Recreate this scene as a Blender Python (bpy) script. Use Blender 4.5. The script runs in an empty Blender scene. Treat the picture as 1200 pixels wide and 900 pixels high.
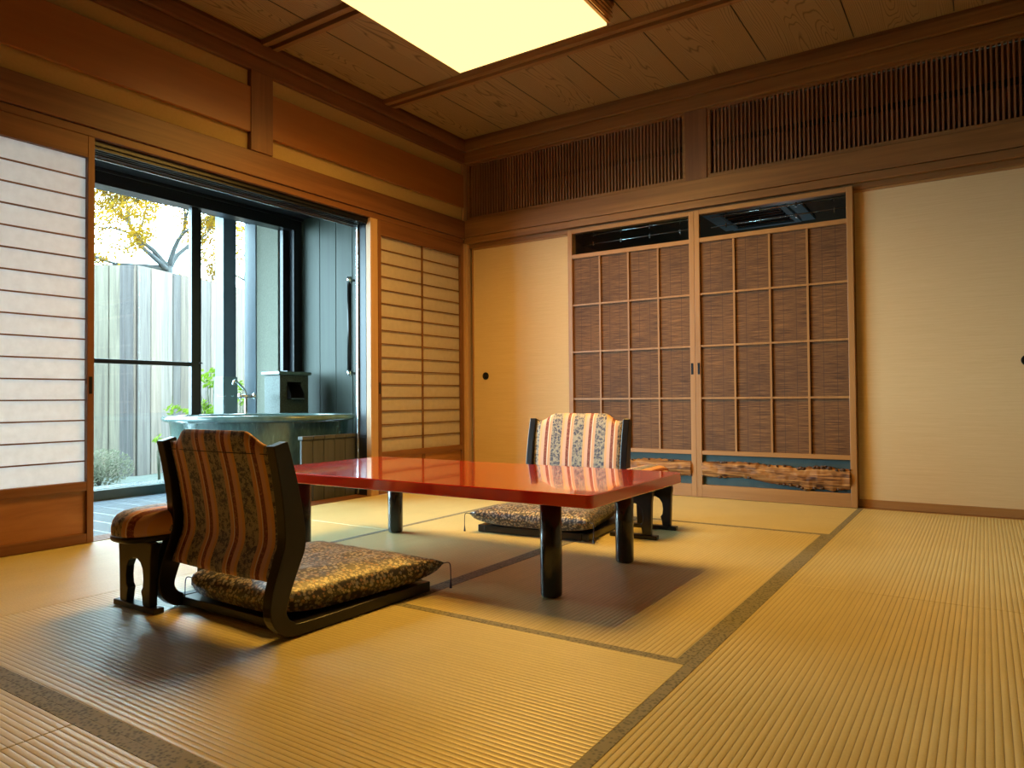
import bpy, bmesh, math, random
from mathutils import Vector, Matrix, noise
random.seed(7)
sc = bpy.context.scene
C = sc.collection
PI = math.pi

# ------------------------------------------------------------ camera, world, lights, exposure
cam = bpy.data.cameras.new('camera'); camo = bpy.data.objects.new('camera', cam); C.objects.link(camo)
CAM = Vector((3.4712, -4.5601, 0.654))
FW = Vector((-0.55198875, 0.833613, 0.01994454)); RT = Vector((0.8336649, 0.55221337, -0.00795169)); UP = Vector((0.01764227, -0.01223782, 0.99976947))
M = Matrix((RT, UP, -FW)).transposed().to_4x4(); M.translation = CAM
camo.matrix_world = M
cam.sensor_width = 36.0; cam.lens = 36.0 * 834.86 / 1200.0; cam.clip_start = 0.02; cam.clip_end = 200
sc.camera = camo

w = bpy.data.worlds.new('overcast_sky'); sc.world = w; w.use_nodes = True
bg = w.node_tree.nodes['Background']; bg.inputs[0].default_value = (0.60, 0.86, 1.0, 1); bg.inputs[1].default_value = 33.0

sc.view_settings.view_transform = 'Standard'; sc.view_settings.look = 'None'
sc.view_settings.exposure = 0.0; sc.view_settings.gamma = 1.0; sc.view_settings.use_curve_mapping = False

LAMP_K = 2.6          # luminance of the paper lamp's diffuser
LAMP_COL = (1.0, 0.52, 0.085)
BULB_W = 22.0

def area(name, loc, rot, sx, sy, power, col, portal=False):
    l = bpy.data.lights.new(name, 'AREA'); l.shape = 'RECTANGLE'; l.size = sx; l.size_y = sy; l.energy = power; l.color = col
    o = bpy.data.objects.new(name, l); C.objects.link(o); o.location = loc; o.rotation_euler = rot
    if portal: l.cycles.is_portal = True
    return o
# sky portal on the garden glazing (only guides the sampling of the sky)
area('sky_portal', (-1.62, -2.7, 1.1), (0, -PI/2, 0), 2.1, 4.6, 1, (1, 1, 1), True)

# ------------------------------------------------------------ materials
def srgb(r, g, b):
    f = lambda c: (c/255/12.92 if c/255 <= 0.04045 else ((c/255+0.055)/1.055)**2.4)
    return (f(r), f(g), f(b), 1)
class NT:
    def __init__(s, name):
        s.m = bpy.data.materials.new(name); s.m.use_nodes = True; s.t = s.m.node_tree; s.n = s.t.nodes
        s.b = s.n['Principled BSDF']; s.out = s.n['Material Output']
    def N(s, typ, **kw):
        n = s.n.new(typ)
        for k, v in kw.items():
            if k in n.inputs.keys() if hasattr(n.inputs, 'keys') else False: n.inputs[k].default_value = v
            else: setattr(n, k, v)
        return n
    def L(s, a, b): s.t.links.new(a, b)
    def coord(s, scale=(1, 1, 1), rot=(0, 0, 0), out='Object'):
        tc = s.n.new('ShaderNodeTexCoord'); mp = s.n.new('ShaderNodeMapping')
        mp.inputs['Scale'].default_value = scale; mp.inputs['Rotation'].default_value = rot
        s.L(tc.outputs[out], mp.inputs['Vector']); return mp.outputs['Vector']
    def noise(s, vec, scale=5, detail=4, rough=.55, dist=0):
        n = s.n.new('ShaderNodeTexNoise'); n.inputs['Scale'].default_value = scale; n.inputs['Detail'].default_value = detail
        n.inputs['Roughness'].default_value = rough; n.inputs['Distortion'].default_value = dist; s.L(vec, n.inputs['Vector']); return n.outputs['Fac']
    def ramp(s, fac, stops, interp='LINEAR'):
        r = s.n.new('ShaderNodeValToRGB'); e = r.color_ramp; e.interpolation = interp
        while len(e.elements) < len(stops): e.elements.new(0.5)
        for el, (p, c) in zip(e.elements, stops): el.position = p; el.color = c if len(c) == 4 else (*c, 1)
        s.L(fac, r.inputs['Fac']); return r.outputs['Color']
    def math(s, op, a, b=None, c=None):
        n = s.n.new('ShaderNodeMath'); n.operation = op
        for i, v in enumerate((a, b, c)):
            if v is None: continue
            if isinstance(v, (int, float)): n.inputs[i].default_value = v
            else: s.L(v, n.inputs[i])
        return n.outputs[0]
    def mix(s, fac, a, b, typ='MIX'):
        n = s.n.new('ShaderNodeMix'); n.data_type = 'RGBA'; n.blend_type = typ
        for i, v in ((0, fac), (6, a), (7, b)):
            if isinstance(v, (int, float)): n.inputs[i].default_value = v
            elif isinstance(v, tuple): n.inputs[i].default_value = v if len(v) == 4 else (*v, 1)
            else: s.L(v, n.inputs[i])
        return n.outputs[2]
    def sep(s, vec):
        n = s.n.new('ShaderNodeSeparateXYZ'); s.L(vec, n.inputs[0]); return n.outputs
    def bump(s, h, strength=.3, dist=.002):
        n = s.n.new('ShaderNodeBump'); n.inputs['Strength'].default_value = strength; n.inputs['Distance'].default_value = dist
        s.L(h, n.inputs['Height']); s.L(n.outputs[0], s.b.inputs['Normal'])
    def fin(s, col=None, rough=.5, metal=0, spec=.5, coat=0, coat_rough=.1):
        if col is not None:
            if isinstance(col, tuple): s.b.inputs['Base Color'].default_value = col if len(col) == 4 else (*col, 1)
            else: s.L(col, s.b.inputs['Base Color'])
        if isinstance(rough, (int, float)): s.b.inputs['Roughness'].default_value = rough
        else: s.L(rough, s.b.inputs['Roughness'])
        s.b.inputs['Metallic'].default_value = metal; s.b.inputs['Specular IOR Level'].default_value = spec
        s.b.inputs['Coat Weight'].default_value = coat; s.b.inputs['Coat Roughness'].default_value = coat_rough
        return s.m

def wood(name, dark, light, axis='x', rough=.45, freq=30, spec=.4, contrast=1.0, knots=0.0):
    t = NT(name)
    sc_ = {'x': (1.2, freq, freq), 'y': (freq, 1.2, freq), 'z': (freq, freq, 1.2)}[axis]
    v = t.coord(sc_); f = t.noise(v, 1.0, 6, .6, .4)
    v2 = t.coord(tuple(a*.12 for a in sc_)); f2 = t.noise(v2, 1.0, 3, .5, 1.2)
    fac = t.math('ADD', t.math('MULTIPLY', f, .6), t.math('MULTIPLY', f2, .4))
    col = t.ramp(fac, [(.5-.17/contrast, dark), (.5+.17/contrast, light)])
    t.bump(f, .15, .0008)
    return t.fin(col, rough, spec=spec)
def plain(name, col, rough=.5, metal=0, spec=.5, coat=0, nscale=20, namt=.12, bump=0):
    t = NT(name); v = t.coord(); f = t.noise(v, nscale, 4)
    c2 = tuple(x*(1-namt*2) for x in col[:3]); col1 = tuple(min(1, x*(1+namt*.5)) for x in col[:3])
    c = t.ramp(f, [(.3, c2), (.7, col1)])
    if bump: t.bump(f, bump, .001)
    return t.fin(c, rough, metal, spec, coat)

MT = {}
MT['cedar_x'] = wood('cedar_along_x', (.155, .066, .020), (.30, .145, .046), 'x')
MT['cedar_y'] = wood('cedar_along_y', (.105, .038, .015), (.225, .095, .038), 'y')
MT['cedar_z'] = wood('cedar_along_z', (.115, .042, .017), (.24, .105, .042), 'z')
MT['pale_z'] = wood('pale_cypress_z', (.36, .21, .11), (.50, .32, .18), 'z')
MT['door_x'] = wood('door_rail_wood', (.25, .115, .034), (.37, .185, .062), 'x')
MT['door_z'] = wood('door_stile_wood', (.25, .115, .034), (.37, .185, .062), 'z')
MT['board_y'] = wood('orange_board', (.24, .085, .018), (.31, .12, .028), 'y', rough=.38, freq=14)
MT['panel_y'] = wood('shoji_skirt_panel', (.22, .085, .028), (.46, .20, .07), 'y', rough=.4, freq=9, contrast=1.3)
MT['lattice'] = wood('lattice_slats', (.15, .065, .032), (.28, .135, .065), 'z')
MT['lattice_back'] = plain('lattice_backing', (.17, .085, .04), .8)
MT['dark_metal'] = plain('dark_bronze_aluminium', (.012, .013, .018), .3, .3, namt=.05)
MT['black'] = plain('black_lacquer', (.006, .005, .005), .22, 0, .5, .4, namt=.1)
MT['blackwood'] = plain('dark_stained_wood', (.009, .006, .005), .3, 0, .4, .1, namt=.2, nscale=40)
MT['silver'] = plain('bright_metal', (.75, .78, .8), .22, .95, namt=.03)
MT['darkhole'] = plain('blackened_pull', (.012, .012, .013), .35, .6, namt=.1)

def m_fusuma():
    t = NT('fusuma_paper'); v = t.coord((3, 3, 160)); f = t.noise(v, 1.0, 5, .6, .2)
    v2 = t.coord((14, 14, 420)); f2 = t.noise(v2, 1.0, 3, .6)
    fac = t.math('ADD', t.math('MULTIPLY', f, .6), t.math('MULTIPLY', f2, .4))
    c = t.ramp(fac, [(.33, (.54, .385, .205)), (.67, (.61, .45, .25))]); t.bump(fac, .25, .0006)
    return t.fin(c, .6, spec=.25)
MT['fusuma'] = m_fusuma()
MT['plaster'] = plain('cream_plaster', (.44, .30, .12), .85, namt=.03, nscale=60)
def m_paper():
    t = NT('shoji_paper'); v = t.coord((1, 9, 9)); f = t.noise(v, 3, 5)
    c = t.ramp(f, [(.3, (.66, .58, .54)), (.7, (.72, .64, .60))])
    d = t.n.new('ShaderNodeBsdfDiffuse'); tr = t.n.new('ShaderNodeBsdfTranslucent'); mx = t.n.new('ShaderNodeMixShader')
    t.L(c, d.inputs[0]); t.L(c, tr.inputs[0]); mx.inputs[0].default_value = .5
    t.L(d.outputs[0], mx.inputs[1]); t.L(tr.outputs[0], mx.inputs[2]); t.L(mx.outputs[0], t.out.inputs[0]); return t.m
MT['paper'] = m_paper()
MT['warm_paper'] = plain('warm_paper', (.6, .42, .2), .8)
MT['warm_paper'].node_tree.nodes['Principled BSDF'].inputs['Transmission Weight'].default_value = .0
def m_glass(name, tint=(.93, .97, .96)):
    t = NT(name); fr = t.n.new('ShaderNodeFresnel'); gm = t.n.new('ShaderNodeNewGeometry')
    t.L(t.math('SUBTRACT', 1.5, t.math('MULTIPLY', gm.outputs['Backfacing'], 1.5-1/1.5)), fr.inputs[0])
    a = t.n.new('ShaderNodeBsdfTransparent'); a.inputs[0].default_value = (*tint, 1)
    g = t.n.new('ShaderNodeBsdfGlossy'); g.inputs['Roughness'].default_value = .02
    mx = t.n.new('ShaderNodeMixShader'); t.L(fr.outputs[0], mx.inputs[0]); t.L(a.outputs[0], mx.inputs[1]); t.L(g.outputs[0], mx.inputs[2])
    t.L(mx.outputs[0], t.out.inputs[0]); return t.m
MT['glass'] = m_glass('window_glass')

def m_tatami(name, ax):
    t = NT(name); tc = t.n.new('ShaderNodeTexCoord'); o = t.sep(tc.outputs['Object'])
    u = o[1] if ax == 'x' else o[0]
    ph = t.math('MULTIPLY', u, 2*PI/.0146)
    s = t.math('ABSOLUTE', t.math('SINE', t.math('MULTIPLY', ph, .5)))     # rounded ribs, sharp grooves
    h = t.math('POWER', s, .38)
    sc_ = (900, 60, 1) if ax == 'x' else (60, 900, 1)
    f = t.noise(t.coord(sc_), 1.0, 2, .5)
    f2 = t.noise(t.coord((3, 3, 1)), 1.2, 4)
    f3 = t.noise(t.coord((90, 3, 1) if ax == 'y' else (3, 90, 1)), 1.0, 2)
    base = t.ramp(t.math('ADD', t.math('MULTIPLY', f, .4), t.math('ADD', t.math('MULTIPLY', f2, .3), t.math('MULTIPLY', f3, .3))), [(.35, (.55, .475, .20)), (.65, (.72, .63, .31))])
    col = t.mix(t.ramp(h, [(.25, (0, 0, 0)), (.6, (1, 1, 1))]), (.24, .17, .06), base)
    hh = t.math('ADD', h, t.math('MULTIPLY', f, .12))
    t.bump(hh, .75, .0022)
    t.b.inputs['IOR'].default_value = 1.75
    return t.fin(col, .34, spec=.6)
MT['tatami_x'] = m_tatami('woven_rush_ribs_along_x', 'x'); MT['tatami_y'] = m_tatami('woven_rush_ribs_along_y', 'y')
def m_heri():
    t = NT('tatami_border_cloth'); v = t.coord((1, 1, 1))
    n = t.n.new('ShaderNodeTexVoronoi'); n.inputs['Scale'].default_value = 110; t.L(v, n.inputs['Vector'])
    f = t.noise(v, 30, 3)
    fac = t.math('ADD', t.math('MULTIPLY', n.outputs['Distance'], .8), t.math('MULTIPLY', f, .4))
    c = t.ramp(fac, [(.35, (.085, .085, .065)), (.62, (.25, .235, .16))]); t.bump(fac, .3, .001)
    return t.fin(c, .6, spec=.4)
MT['heri'] = m_heri()

def m_ceiling():
    t = NT('ceiling_boards'); tc = t.n.new('ShaderNodeTexCoord'); o = t.sep(tc.outputs['Object'])
    idx = t.math('FLOOR', t.math('DIVIDE', t.math('ADD', o[0], .075), .4925))
    loc = t.math('SUBTRACT', t.math('FRACT', t.math('DIVIDE', t.math('ADD', o[0], .075), .4925)), .5)
    cb = t.n.new('ShaderNodeCombineXYZ')
    row = t.math('FLOOR', t.math('DIVIDE', o[1], .955))
    # cathedral grain: nested arches per board
    yy = t.math('ADD', t.math('MULTIPLY', o[1], .55), t.math('ADD', t.math('MULTIPLY', idx, 3.7), t.math('MULTIPLY', row, 1.7)))
    t.L(t.math('MULTIPLY', loc, 2.2), cb.inputs[0]); t.L(yy, cb.inputs[1]); t.L(idx, cb.inputs[2])
    n = t.noise(cb.outputs[0], 1.3, 2, .4, .3)
    par = t.math('MULTIPLY', t.math('MULTIPLY', loc, loc), 9.0)
    f = t.math('ADD', t.math('ADD', t.math('MULTIPLY', n, 3.2), par), t.math('MULTIPLY', yy, .5))
    wv = t.math('ABSOLUTE', t.math('SINE', t.math('MULTIPLY', f, 26)))
    fine = t.noise(t.coord((160, 4, 1)), 1.0, 4)
    c = t.ramp(t.math('ADD', t.math('MULTIPLY', t.math('POWER', wv, .5), .7), t.math('MULTIPLY', fine, .3)), [(.22, (.11, .060, .022)), (.66, (.30, .185, .082))])
    t.bump(wv, .12, .001)
    return t.fin(c, .55, spec=.3)
MT['ceiling'] = m_ceiling()

def m_sudare():
    t = NT('woven_reed_blind'); tc = t.n.new('ShaderNodeTexCoord'); o = t.sep(tc.outputs['Object'])
    f = t.noise(t.coord((7, 7, 300)), 1.0, 4, .7)
    f2 = t.noise(t.coord((2, 2, 2)), 1.0, 3)
    c = t.ramp(t.math('ADD', t.math('MULTIPLY', f, .8), t.math('MULTIPLY', f2, .2)), [(.38, (.040, .016, .006)), (.52, (.13, .056, .018)), (.66, (.27, .125, .038))])
    th = t.math('LESS_THAN', t.math('FRACT', t.math('DIVIDE', o[0], .075)), .035)
    c = t.mix(th, c, (.06, .028, .015)); t.bump(f, .6, .002)
    return t.fin(c, .6, spec=.3)
MT['sudare'] = m_sudare()

def m_stripe(name, xs=1.0):
    t = NT(name); tc = t.n.new('ShaderNodeTexCoord'); o = t.sep(tc.outputs['Object'])
    wob = t.math('MULTIPLY', t.math('SUBTRACT', t.noise(t.coord((4, 4, 4)), 1.0, 2), .5), .003)
    x = t.math('ADD', t.math('MULTIPLY', o[0], xs), t.math('ADD', wob, .29))
    u = t.math('FRACT', t.math('DIVIDE', x, .128))
    v = t.coord((1, 1, 1)); vor = t.n.new('ShaderNodeTexVoronoi'); vor.feature = 'SMOOTH_F1'; vor.inputs['Scale'].default_value = 70; t.L(v, vor.inputs['Vector'])
    nz = t.noise(v, 95, 3, .6, 2.5)
    fl = t.math('GREATER_THAN', t.math('ADD', t.math('MULTIPLY', vor.outputs['Distance'], .5), nz), .70)
    floral = t.mix(fl, (.075, .075, .11), (.40, .34, .25))
    red = t.mix(t.math('GREATER_THAN', nz, .55), (.20, .035, .02), (.42, .17, .09))
    base = t.ramp(u, [(0, (.70, .40, .26)), (.47, (.66, .36, .22)), (.55, (.74, .36, .13)), (.585, (.80, .72, .66)), (.61, (.7, .4, .28)), (.76, (.74, .42, .30)), (.9, (.76, .40, .18))], 'CONSTANT')
    c = t.mix(t.math('LESS_THAN', u, .46), base, floral)
    inr = t.math('MULTIPLY', t.math('GREATER_THAN', u, .63), t.math('LESS_THAN', u, .76))
    c = t.mix(inr, c, red); t.bump(nz, .3, .0008)
    return t.fin(c, .55, spec=.35)
MT['stripe'] = m_stripe('striped_brocade')
def m_zabuton():
    t = NT('floral_cushion_cloth'); v = t.coord((1, 1, 1))
    vd = t.n.new('ShaderNodeTexVoronoi'); vd.inputs['Scale'].default_value = 88; t.L(v, vd.inputs['Vector'])
    nz = t.noise(v, 150, 3, .6, 1.5)
    d = t.math('ADD', vd.outputs['Distance'], t.math('MULTIPLY', t.math('SUBTRACT', nz, .5), .9))
    hue = t.sep(vd.outputs['Color'])[0]
    petal = t.ramp(hue, [(0, (.46, .42, .36)), (.4, (.38, .33, .26)), (.7, (.30, .33, .40)), (.85, (.42, .27, .18))], 'CONSTANT')
    c = t.mix(t.math('LESS_THAN', d, .46), (.03, .032, .05), petal)
    wr = t.noise(t.coord((5, 16, 5)), 1.0, 3)
    n = t.math('ADD', t.math('MULTIPLY', wr, 6.0), nz); t.bump(n, .5, .002)
    return t.fin(c, .38, spec=.9)
MT['zabuton'] = m_zabuton()
MT['cord'] = plain('navy_cord', (.02, .025, .06), .6)

def m_red():
    t = NT('vermilion_lacquer'); v = t.coord((1, 1, 1)); f = t.noise(v, 3, 3); f2 = t.noise(v, 22, 2)
    c = t.ramp(f, [(.3, (.60, .016, .007)), (.7, (.68, .022, .009))]); t.bump(f2, .03, .001)
    t.b.inputs['Coat IOR'].default_value = 1.6
    return t.fin(c, .14, spec=.8, coat=1.0, coat_rough=.04)
MT['red'] = m_red()
def m_tub():
    t = NT('green_glaze_stoneware'); v = t.coord((22, 22, 5), (0, .7, .4)); f = t.noise(v, 1.6, 5, .7, .6)
    c = t.ramp(f, [(.35, (.016, .040, .036)), (.6, (.035, .078, .068)), (.75, (.15, .22, .19))]); t.bump(f, .5, .003)
    return t.fin(c, .2, spec=.6, coat=.5)
MT['tub'] = m_tub()
def m_rim():
    t = NT('glazed_rim'); v = t.coord((6, 6, 6)); f = t.noise(v, 2, 4)
    c = t.ramp(f, [(.35, (.05, .10, .10)), (.7, (.10, .17, .165))]); return t.fin(c, .15, spec=.6, coat=.6)
MT['rim'] = m_rim()
MT['greenstone'] = plain('mottled_green_stone', (.04, .06, .048), .5, nscale=120, namt=.4)
MT['deck'] = wood('blue_grey_deck', (.11, .13, .155), (.145, .165, .195), 'x', rough=.25, freq=30, spec=.5)
MT['darkboards'] = wood('stained_wall_boards', (.022, .030, .024), (.038, .050, .038), 'z', rough=.5, spec=.3, freq=22)
MT['bench'] = wood('weathered_bench_slats', (.035, .035, .036), (.07, .07, .066), 'z', rough=.6)
MT['deckceiling'] = plain('dark_soffit', (.008, .010, .016), .6)
def m_fence():
    t = NT('weathered_fence'); v = t.coord((34, 34, 1.4)); f = t.noise(v, 1.0, 6, .65, .5)
    idx = t.coord((1, 1, 1), out='Object')
    oi = t.n.new('ShaderNodeAttribute'); oi.attribute_name = 'tone'
    c = t.ramp(f, [(.34, (.075, .055, .044)), (.66, (.135, .103, .08))])
    c = t.mix(1.0, c, oi.outputs['Color'], 'MULTIPLY'); t.bump(f, .4, .003)
    return t.fin(c, .8, spec=.2)
MT['fence'] = m_fence()
MT['ground'] = plain('garden_soil', (.03, .035, .024), .95, nscale=14, namt=.35)
MT['post'] = plain('blue_grey_paint', (.045, .06, .08), .45, namt=.05)
MT['postbase'] = plain('green_grey_paint', (.055, .08, .075), .4, namt=.05)
MT['stucco'] = plain('rough_stucco', (.125, .125, .10), .95, nscale=90, namt=.12, bump=.8)
def leafmat(name, c1, c2):
    t = NT(name); f = t.noise(t.coord((3, 3, 3)), 2.5, 4); c = t.ramp(f, [(.35, c1), (.65, c2)])
    d = t.n.new('ShaderNodeBsdfDiffuse'); tr = t.n.new('ShaderNodeBsdfTranslucent'); mx = t.n.new('ShaderNodeMixShader')
    t.L(c, d.inputs[0]); t.L(c, tr.inputs[0]); mx.inputs[0].default_value = .5
    t.L(d.outputs[0], mx.inputs[1]); t.L(tr.outputs[0], mx.inputs[2]); t.L(mx.outputs[0], t.out.inputs[0]); return t.m
MT['leaf_yellow'] = leafmat('autumn_leaves', (.15, .065, .004), (.19, .12, .015))
MT['leaf_green'] = leafmat('bright_green_leaves', (.085, .14, .010), (.15, .21, .025))
MT['leaf_pale'] = leafmat('pale_shrub_leaves', (.09, .09, .06), (.15, .145, .10))
MT['bark'] = plain('grey_bark', (.045, .045, .045), .9, nscale=30, namt=.3)
MT['rooftile'] = plain('grey_roof_tiles', (.25, .28, .32), .7)
MT['cool_white'] = plain('pale_blue_plastic', (.35, .50, .56), .5, namt=.03)
MT['teal'] = plain('teal_paper', (.038, .070, .078), .8, namt=.08)
MT['dark_room'] = plain('plaster_painted_unlit', (.09, .085, .05), .9)  # darkened plaster, the next room's lack of light is put into the colour
def m_drift():
    t = NT('driftwood'); v = t.coord((3, 3, 42)); f = t.noise(v, 1.0, 5, .6, 1.6)
    vo = t.n.new('ShaderNodeTexVoronoi'); vo.inputs['Scale'].default_value = 1.0; t.L(t.coord((9, 3, 24)), vo.inputs['Vector'])
    c = t.ramp(f, [(.32, (.05, .018, .008)), (.5, (.27, .115, .036)), (.68, (.52, .28, .10))])
    k = t.ramp(vo.outputs['Distance'], [(.12, (0, 0, 0)), (.30, (1, 1, 1))])
    c = t.mix(k, (.05, .02, .012), c); t.bump(f, .7, .004)
    return t.fin(c, .5, spec=.25)
MT['drift'] = m_drift()
MT['knot'] = plain('dark_knots', (.09, .035, .014), .5, nscale=200, namt=.45)
def emis(name, col, k):
    t = NT(name); e = t.n.new('ShaderNodeEmission'); e.inputs[0].default_value = (*col, 1); e.inputs[1].default_value = k
    t.L(e.outputs[0], t.out.inputs[0]); return t.m
MT['lamp'] = emis('lit_lamp_diffuser', (1.0, .62, .20), LAMP_K)
MT['lamp_side'] = emis('lit_lamp_side', (1.0, .42, .08), 1.1)

# ------------------------------------------------------------ mesh helpers
class MB:
    def __init__(s): s.bm = bmesh.new()
    def box(s, x0, x1, y0, y1, z0, z1):
        vs = [s.bm.verts.new(p) for p in ((x0,y0,z0),(x1,y0,z0),(x1,y1,z0),(x0,y1,z0),(x0,y0,z1),(x1,y0,z1),(x1,y1,z1),(x0,y1,z1))]
        for f in ((3,2,1,0),(4,5,6,7),(0,1,5,4),(1,2,6,5),(2,3,7,6),(3,0,4,7)): s.bm.faces.new([vs[i] for i in f])
        return s
    def obox(s, p0, p1, width, z0, z1):      # upright box between two plan points
        a, b = Vector(p0).to_2d(), Vector(p1).to_2d(); d = (b-a).normalized(); n = Vector((-d.y, d.x))*width/2
        q = [a-n, b-n, b+n, a+n]
        vs = [s.bm.verts.new((p.x, p.y, z)) for z in (z0, z1) for p in q]
        for f in ((3,2,1,0),(4,5,6,7),(0,1,5,4),(1,2,6,5),(2,3,7,6),(3,0,4,7)): s.bm.faces.new([vs[i] for i in f])
        return s
    def prism(s, poly, axis, a, b):          # polygon in the two other axes extruded along axis
        def P(u, v, t): return {'x': (t, u, v), 'y': (u, t, v), 'z': (u, v, t)}[axis]
        A = [s.bm.verts.new(P(u, v, a)) for u, v in poly]; B = [s.bm.verts.new(P(u, v, b)) for u, v in poly]
        n = len(poly); s.bm.faces.new(A[::-1]); s.bm.faces.new(B)
        for i in range(n): s.bm.faces.new((A[i], A[(i+1) % n], B[(i+1) % n], B[i]))
        return s
    def tube(s, pts, rad, seg=8, close=True):
        pts = [Vector(p) for p in pts]; rs = rad if isinstance(rad, (list, tuple)) else [rad]*len(pts); rings = []
        prev = None
        for i, p in enumerate(pts):
            t = (pts[min(i+1, len(pts)-1)] - pts[max(i-1, 0)]).normalized()
            a = prev if prev is not None else (Vector((0,0,1)) if abs(t.z) < .9 else Vector((1,0,0)))
            u = (a - t*a.dot(t)).normalized(); prev = u; v = t.cross(u)
            rings.append([s.bm.verts.new(p + (u*math.cos(2*PI*k/seg) + v*math.sin(2*PI*k/seg))*rs[i]) for k in range(seg)])
        for i in range(len(rings)-1):
            for k in range(seg): s.bm.faces.new((rings[i][k], rings[i][(k+1) % seg], rings[i+1][(k+1) % seg], rings[i+1][k]))
        if close: s.bm.faces.new(rings[0][::-1]); s.bm.faces.new(rings[-1])
        return s
    def lathe(s, prof, c, seg=48, sx=1, sy=1, rot=0):
        rings = []
        for r, z in prof:
            rings.append([])
            for k in range(seg):
                a = 2*PI*k/seg; x, y = r*sx*math.cos(a), r*sy*math.sin(a)
                rings[-1].append(s.bm.verts.new((c[0]+x*math.cos(rot)-y*math.sin(rot), c[1]+x*math.sin(rot)+y*math.cos(rot), c[2]+z)))
        for i in range(len(rings)-1):
            for k in range(seg): s.bm.faces.new((rings[i][k], rings[i][(k+1) % seg], rings[i+1][(k+1) % seg], rings[i+1][k]))
        s.bm.faces.new(rings[0][::-1]); s.bm.faces.new(rings[-1]); return s
    def grid2(s, nu, nv, front, back):       # closed slab from two surfaces
        A = [[s.bm.verts.new(front(i/nu, j/nv)) for j in range(nv+1)] for i in range(nu+1)]
        B = [[s.bm.verts.new(back(i/nu, j/nv)) for j in range(nv+1)] for i in range(nu+1)]
        for i in range(nu):
            for j in range(nv):
                s.bm.faces.new((A[i][j], A[i+1][j], A[i+1][j+1], A[i][j+1])); s.bm.faces.new((B[i][j], B[i][j+1], B[i+1][j+1], B[i+1][j]))
        for i in range(nu):
            s.bm.faces.new((A[i][0], B[i][0], B[i+1][0], A[i+1][0])); s.bm.faces.new((A[i][nv], A[i+1][nv], B[i+1][nv], B[i][nv]))
        for j in range(nv):
            s.bm.faces.new((A[0][j], A[0][j+1], B[0][j+1], B[0][j])); s.bm.faces.new((A[nu][j], B[nu][j], B[nu][j+1], A[nu][j+1]))
        return s
    def build(s, name, mat, parent=None, smooth=False, bevel=0, org=None, sub=0, recalc=True):
        # world coordinates in; stored relative to the parent's (or its own) origin
        if recalc: bmesh.ops.recalc_face_normals(s.bm, faces=s.bm.faces)
        base = Vector((0, 0, 0))
        if parent is not None:
            q = parent
            while q is not None: base += q.location; q = q.parent
        elif org is not None: base = Vector(org)
        if base.length: bmesh.ops.translate(s.bm, vec=-base, verts=s.bm.verts)
        me = bpy.data.meshes.new(name); s.bm.to_mesh(me); s.bm.free(); me.materials.append(MT[mat] if isinstance(mat, str) else mat)
        o = bpy.data.objects.new(name, me); C.objects.link(o)
        if parent is not None: o.parent = parent
        elif org is not None: o.location = org
        if smooth:
            for p in me.polygons: p.use_smooth = True
        if bevel:
            m = o.modifiers.new('bevel', 'BEVEL'); m.width = bevel; m.segments = 2; m.limit_method = 'ANGLE'
        if sub:
            m = o.modifiers.new('sub', 'SUBSURF'); m.levels = sub; m.render_levels = sub
        return o
def tag(o, label=None, cat=None, group=None, kind=None):
    if label: o['label'] = label
    if cat: o['category'] = cat
    if group: o['group'] = group
    if kind: o['kind'] = kind
    return o
def thing(name, loc, label, cat, group=None, kind=None, rz=0):
    o = bpy.data.objects.new(name, None); C.objects.link(o); o.location = loc; o.empty_display_size = .1
    o.rotation_euler = (0, 0, rz); return tag(o, label, cat, group, kind)
def copy_tree(o, parent=None):
    c = o.copy(); C.objects.link(c)
    if parent is not None: c.parent = parent
    for ch in [q for q in bpy.data.objects if q.parent == o]: copy_tree(ch, c)
    return c
def spline(pts, n=6):
    P = [Vector(p) for p in pts]; out = []
    for i in range(len(P)-1):
        a, b, c, d = P[max(i-1, 0)], P[i], P[i+1], P[min(i+2, len(P)-1)]
        for k in range(n):
            t = k/n; out.append(.5*((2*b) + (c-a)*t + (2*a-5*b+4*c-d)*t*t + (3*b-a-3*c+d)*t**3))
    out.append(P[-1]); return out
def S(o, label, cat): return tag(o, label, cat, kind='structure')

# ============================================================ ROOM SHELL
RX, RY = 4.82, -6.0
S(MB().box(-.0, RX, RY, .0, -.12, -.055).build('floor', 'darkboards'), 'sub-floor under the straw mats', 'floor')
S(MB().box(-.02, RX, RY, .02, 2.726, 2.80).build('ceiling', 'ceiling'), 'brown wood board ceiling with arched grain', 'ceiling')
# ceiling board joints are real grooves' cover strips: two battens across, thin joints along
for i, y in enumerate((-.915, -1.915, -2.90, -3.85)):
    m = MB().box(0, RX, y-.054, y-.018, 2.692, 2.726).box(0, RX, y+.018, y+.054, 2.692, 2.726).box(0, RX, y-.018, y+.018, 2.716, 2.726)
    S(m.build('trim_%d' % (i+1), 'cedar_x', bevel=.002), 'brown double batten across the ceiling, number %s counted from the lattice wall' % ('one two three four'.split()[i]), 'ceiling batten')
m = MB()
for k in range(0, 10):
    x = .418 + (k)*.4925
    m.box(x-.0025, x+.0025, RY+.1, -.06, 2.7245, 2.7265)
S(m.build('trim_5', 'darkhole'), 'thin dark joints between the ceiling boards', 'ceiling joint')

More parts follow.
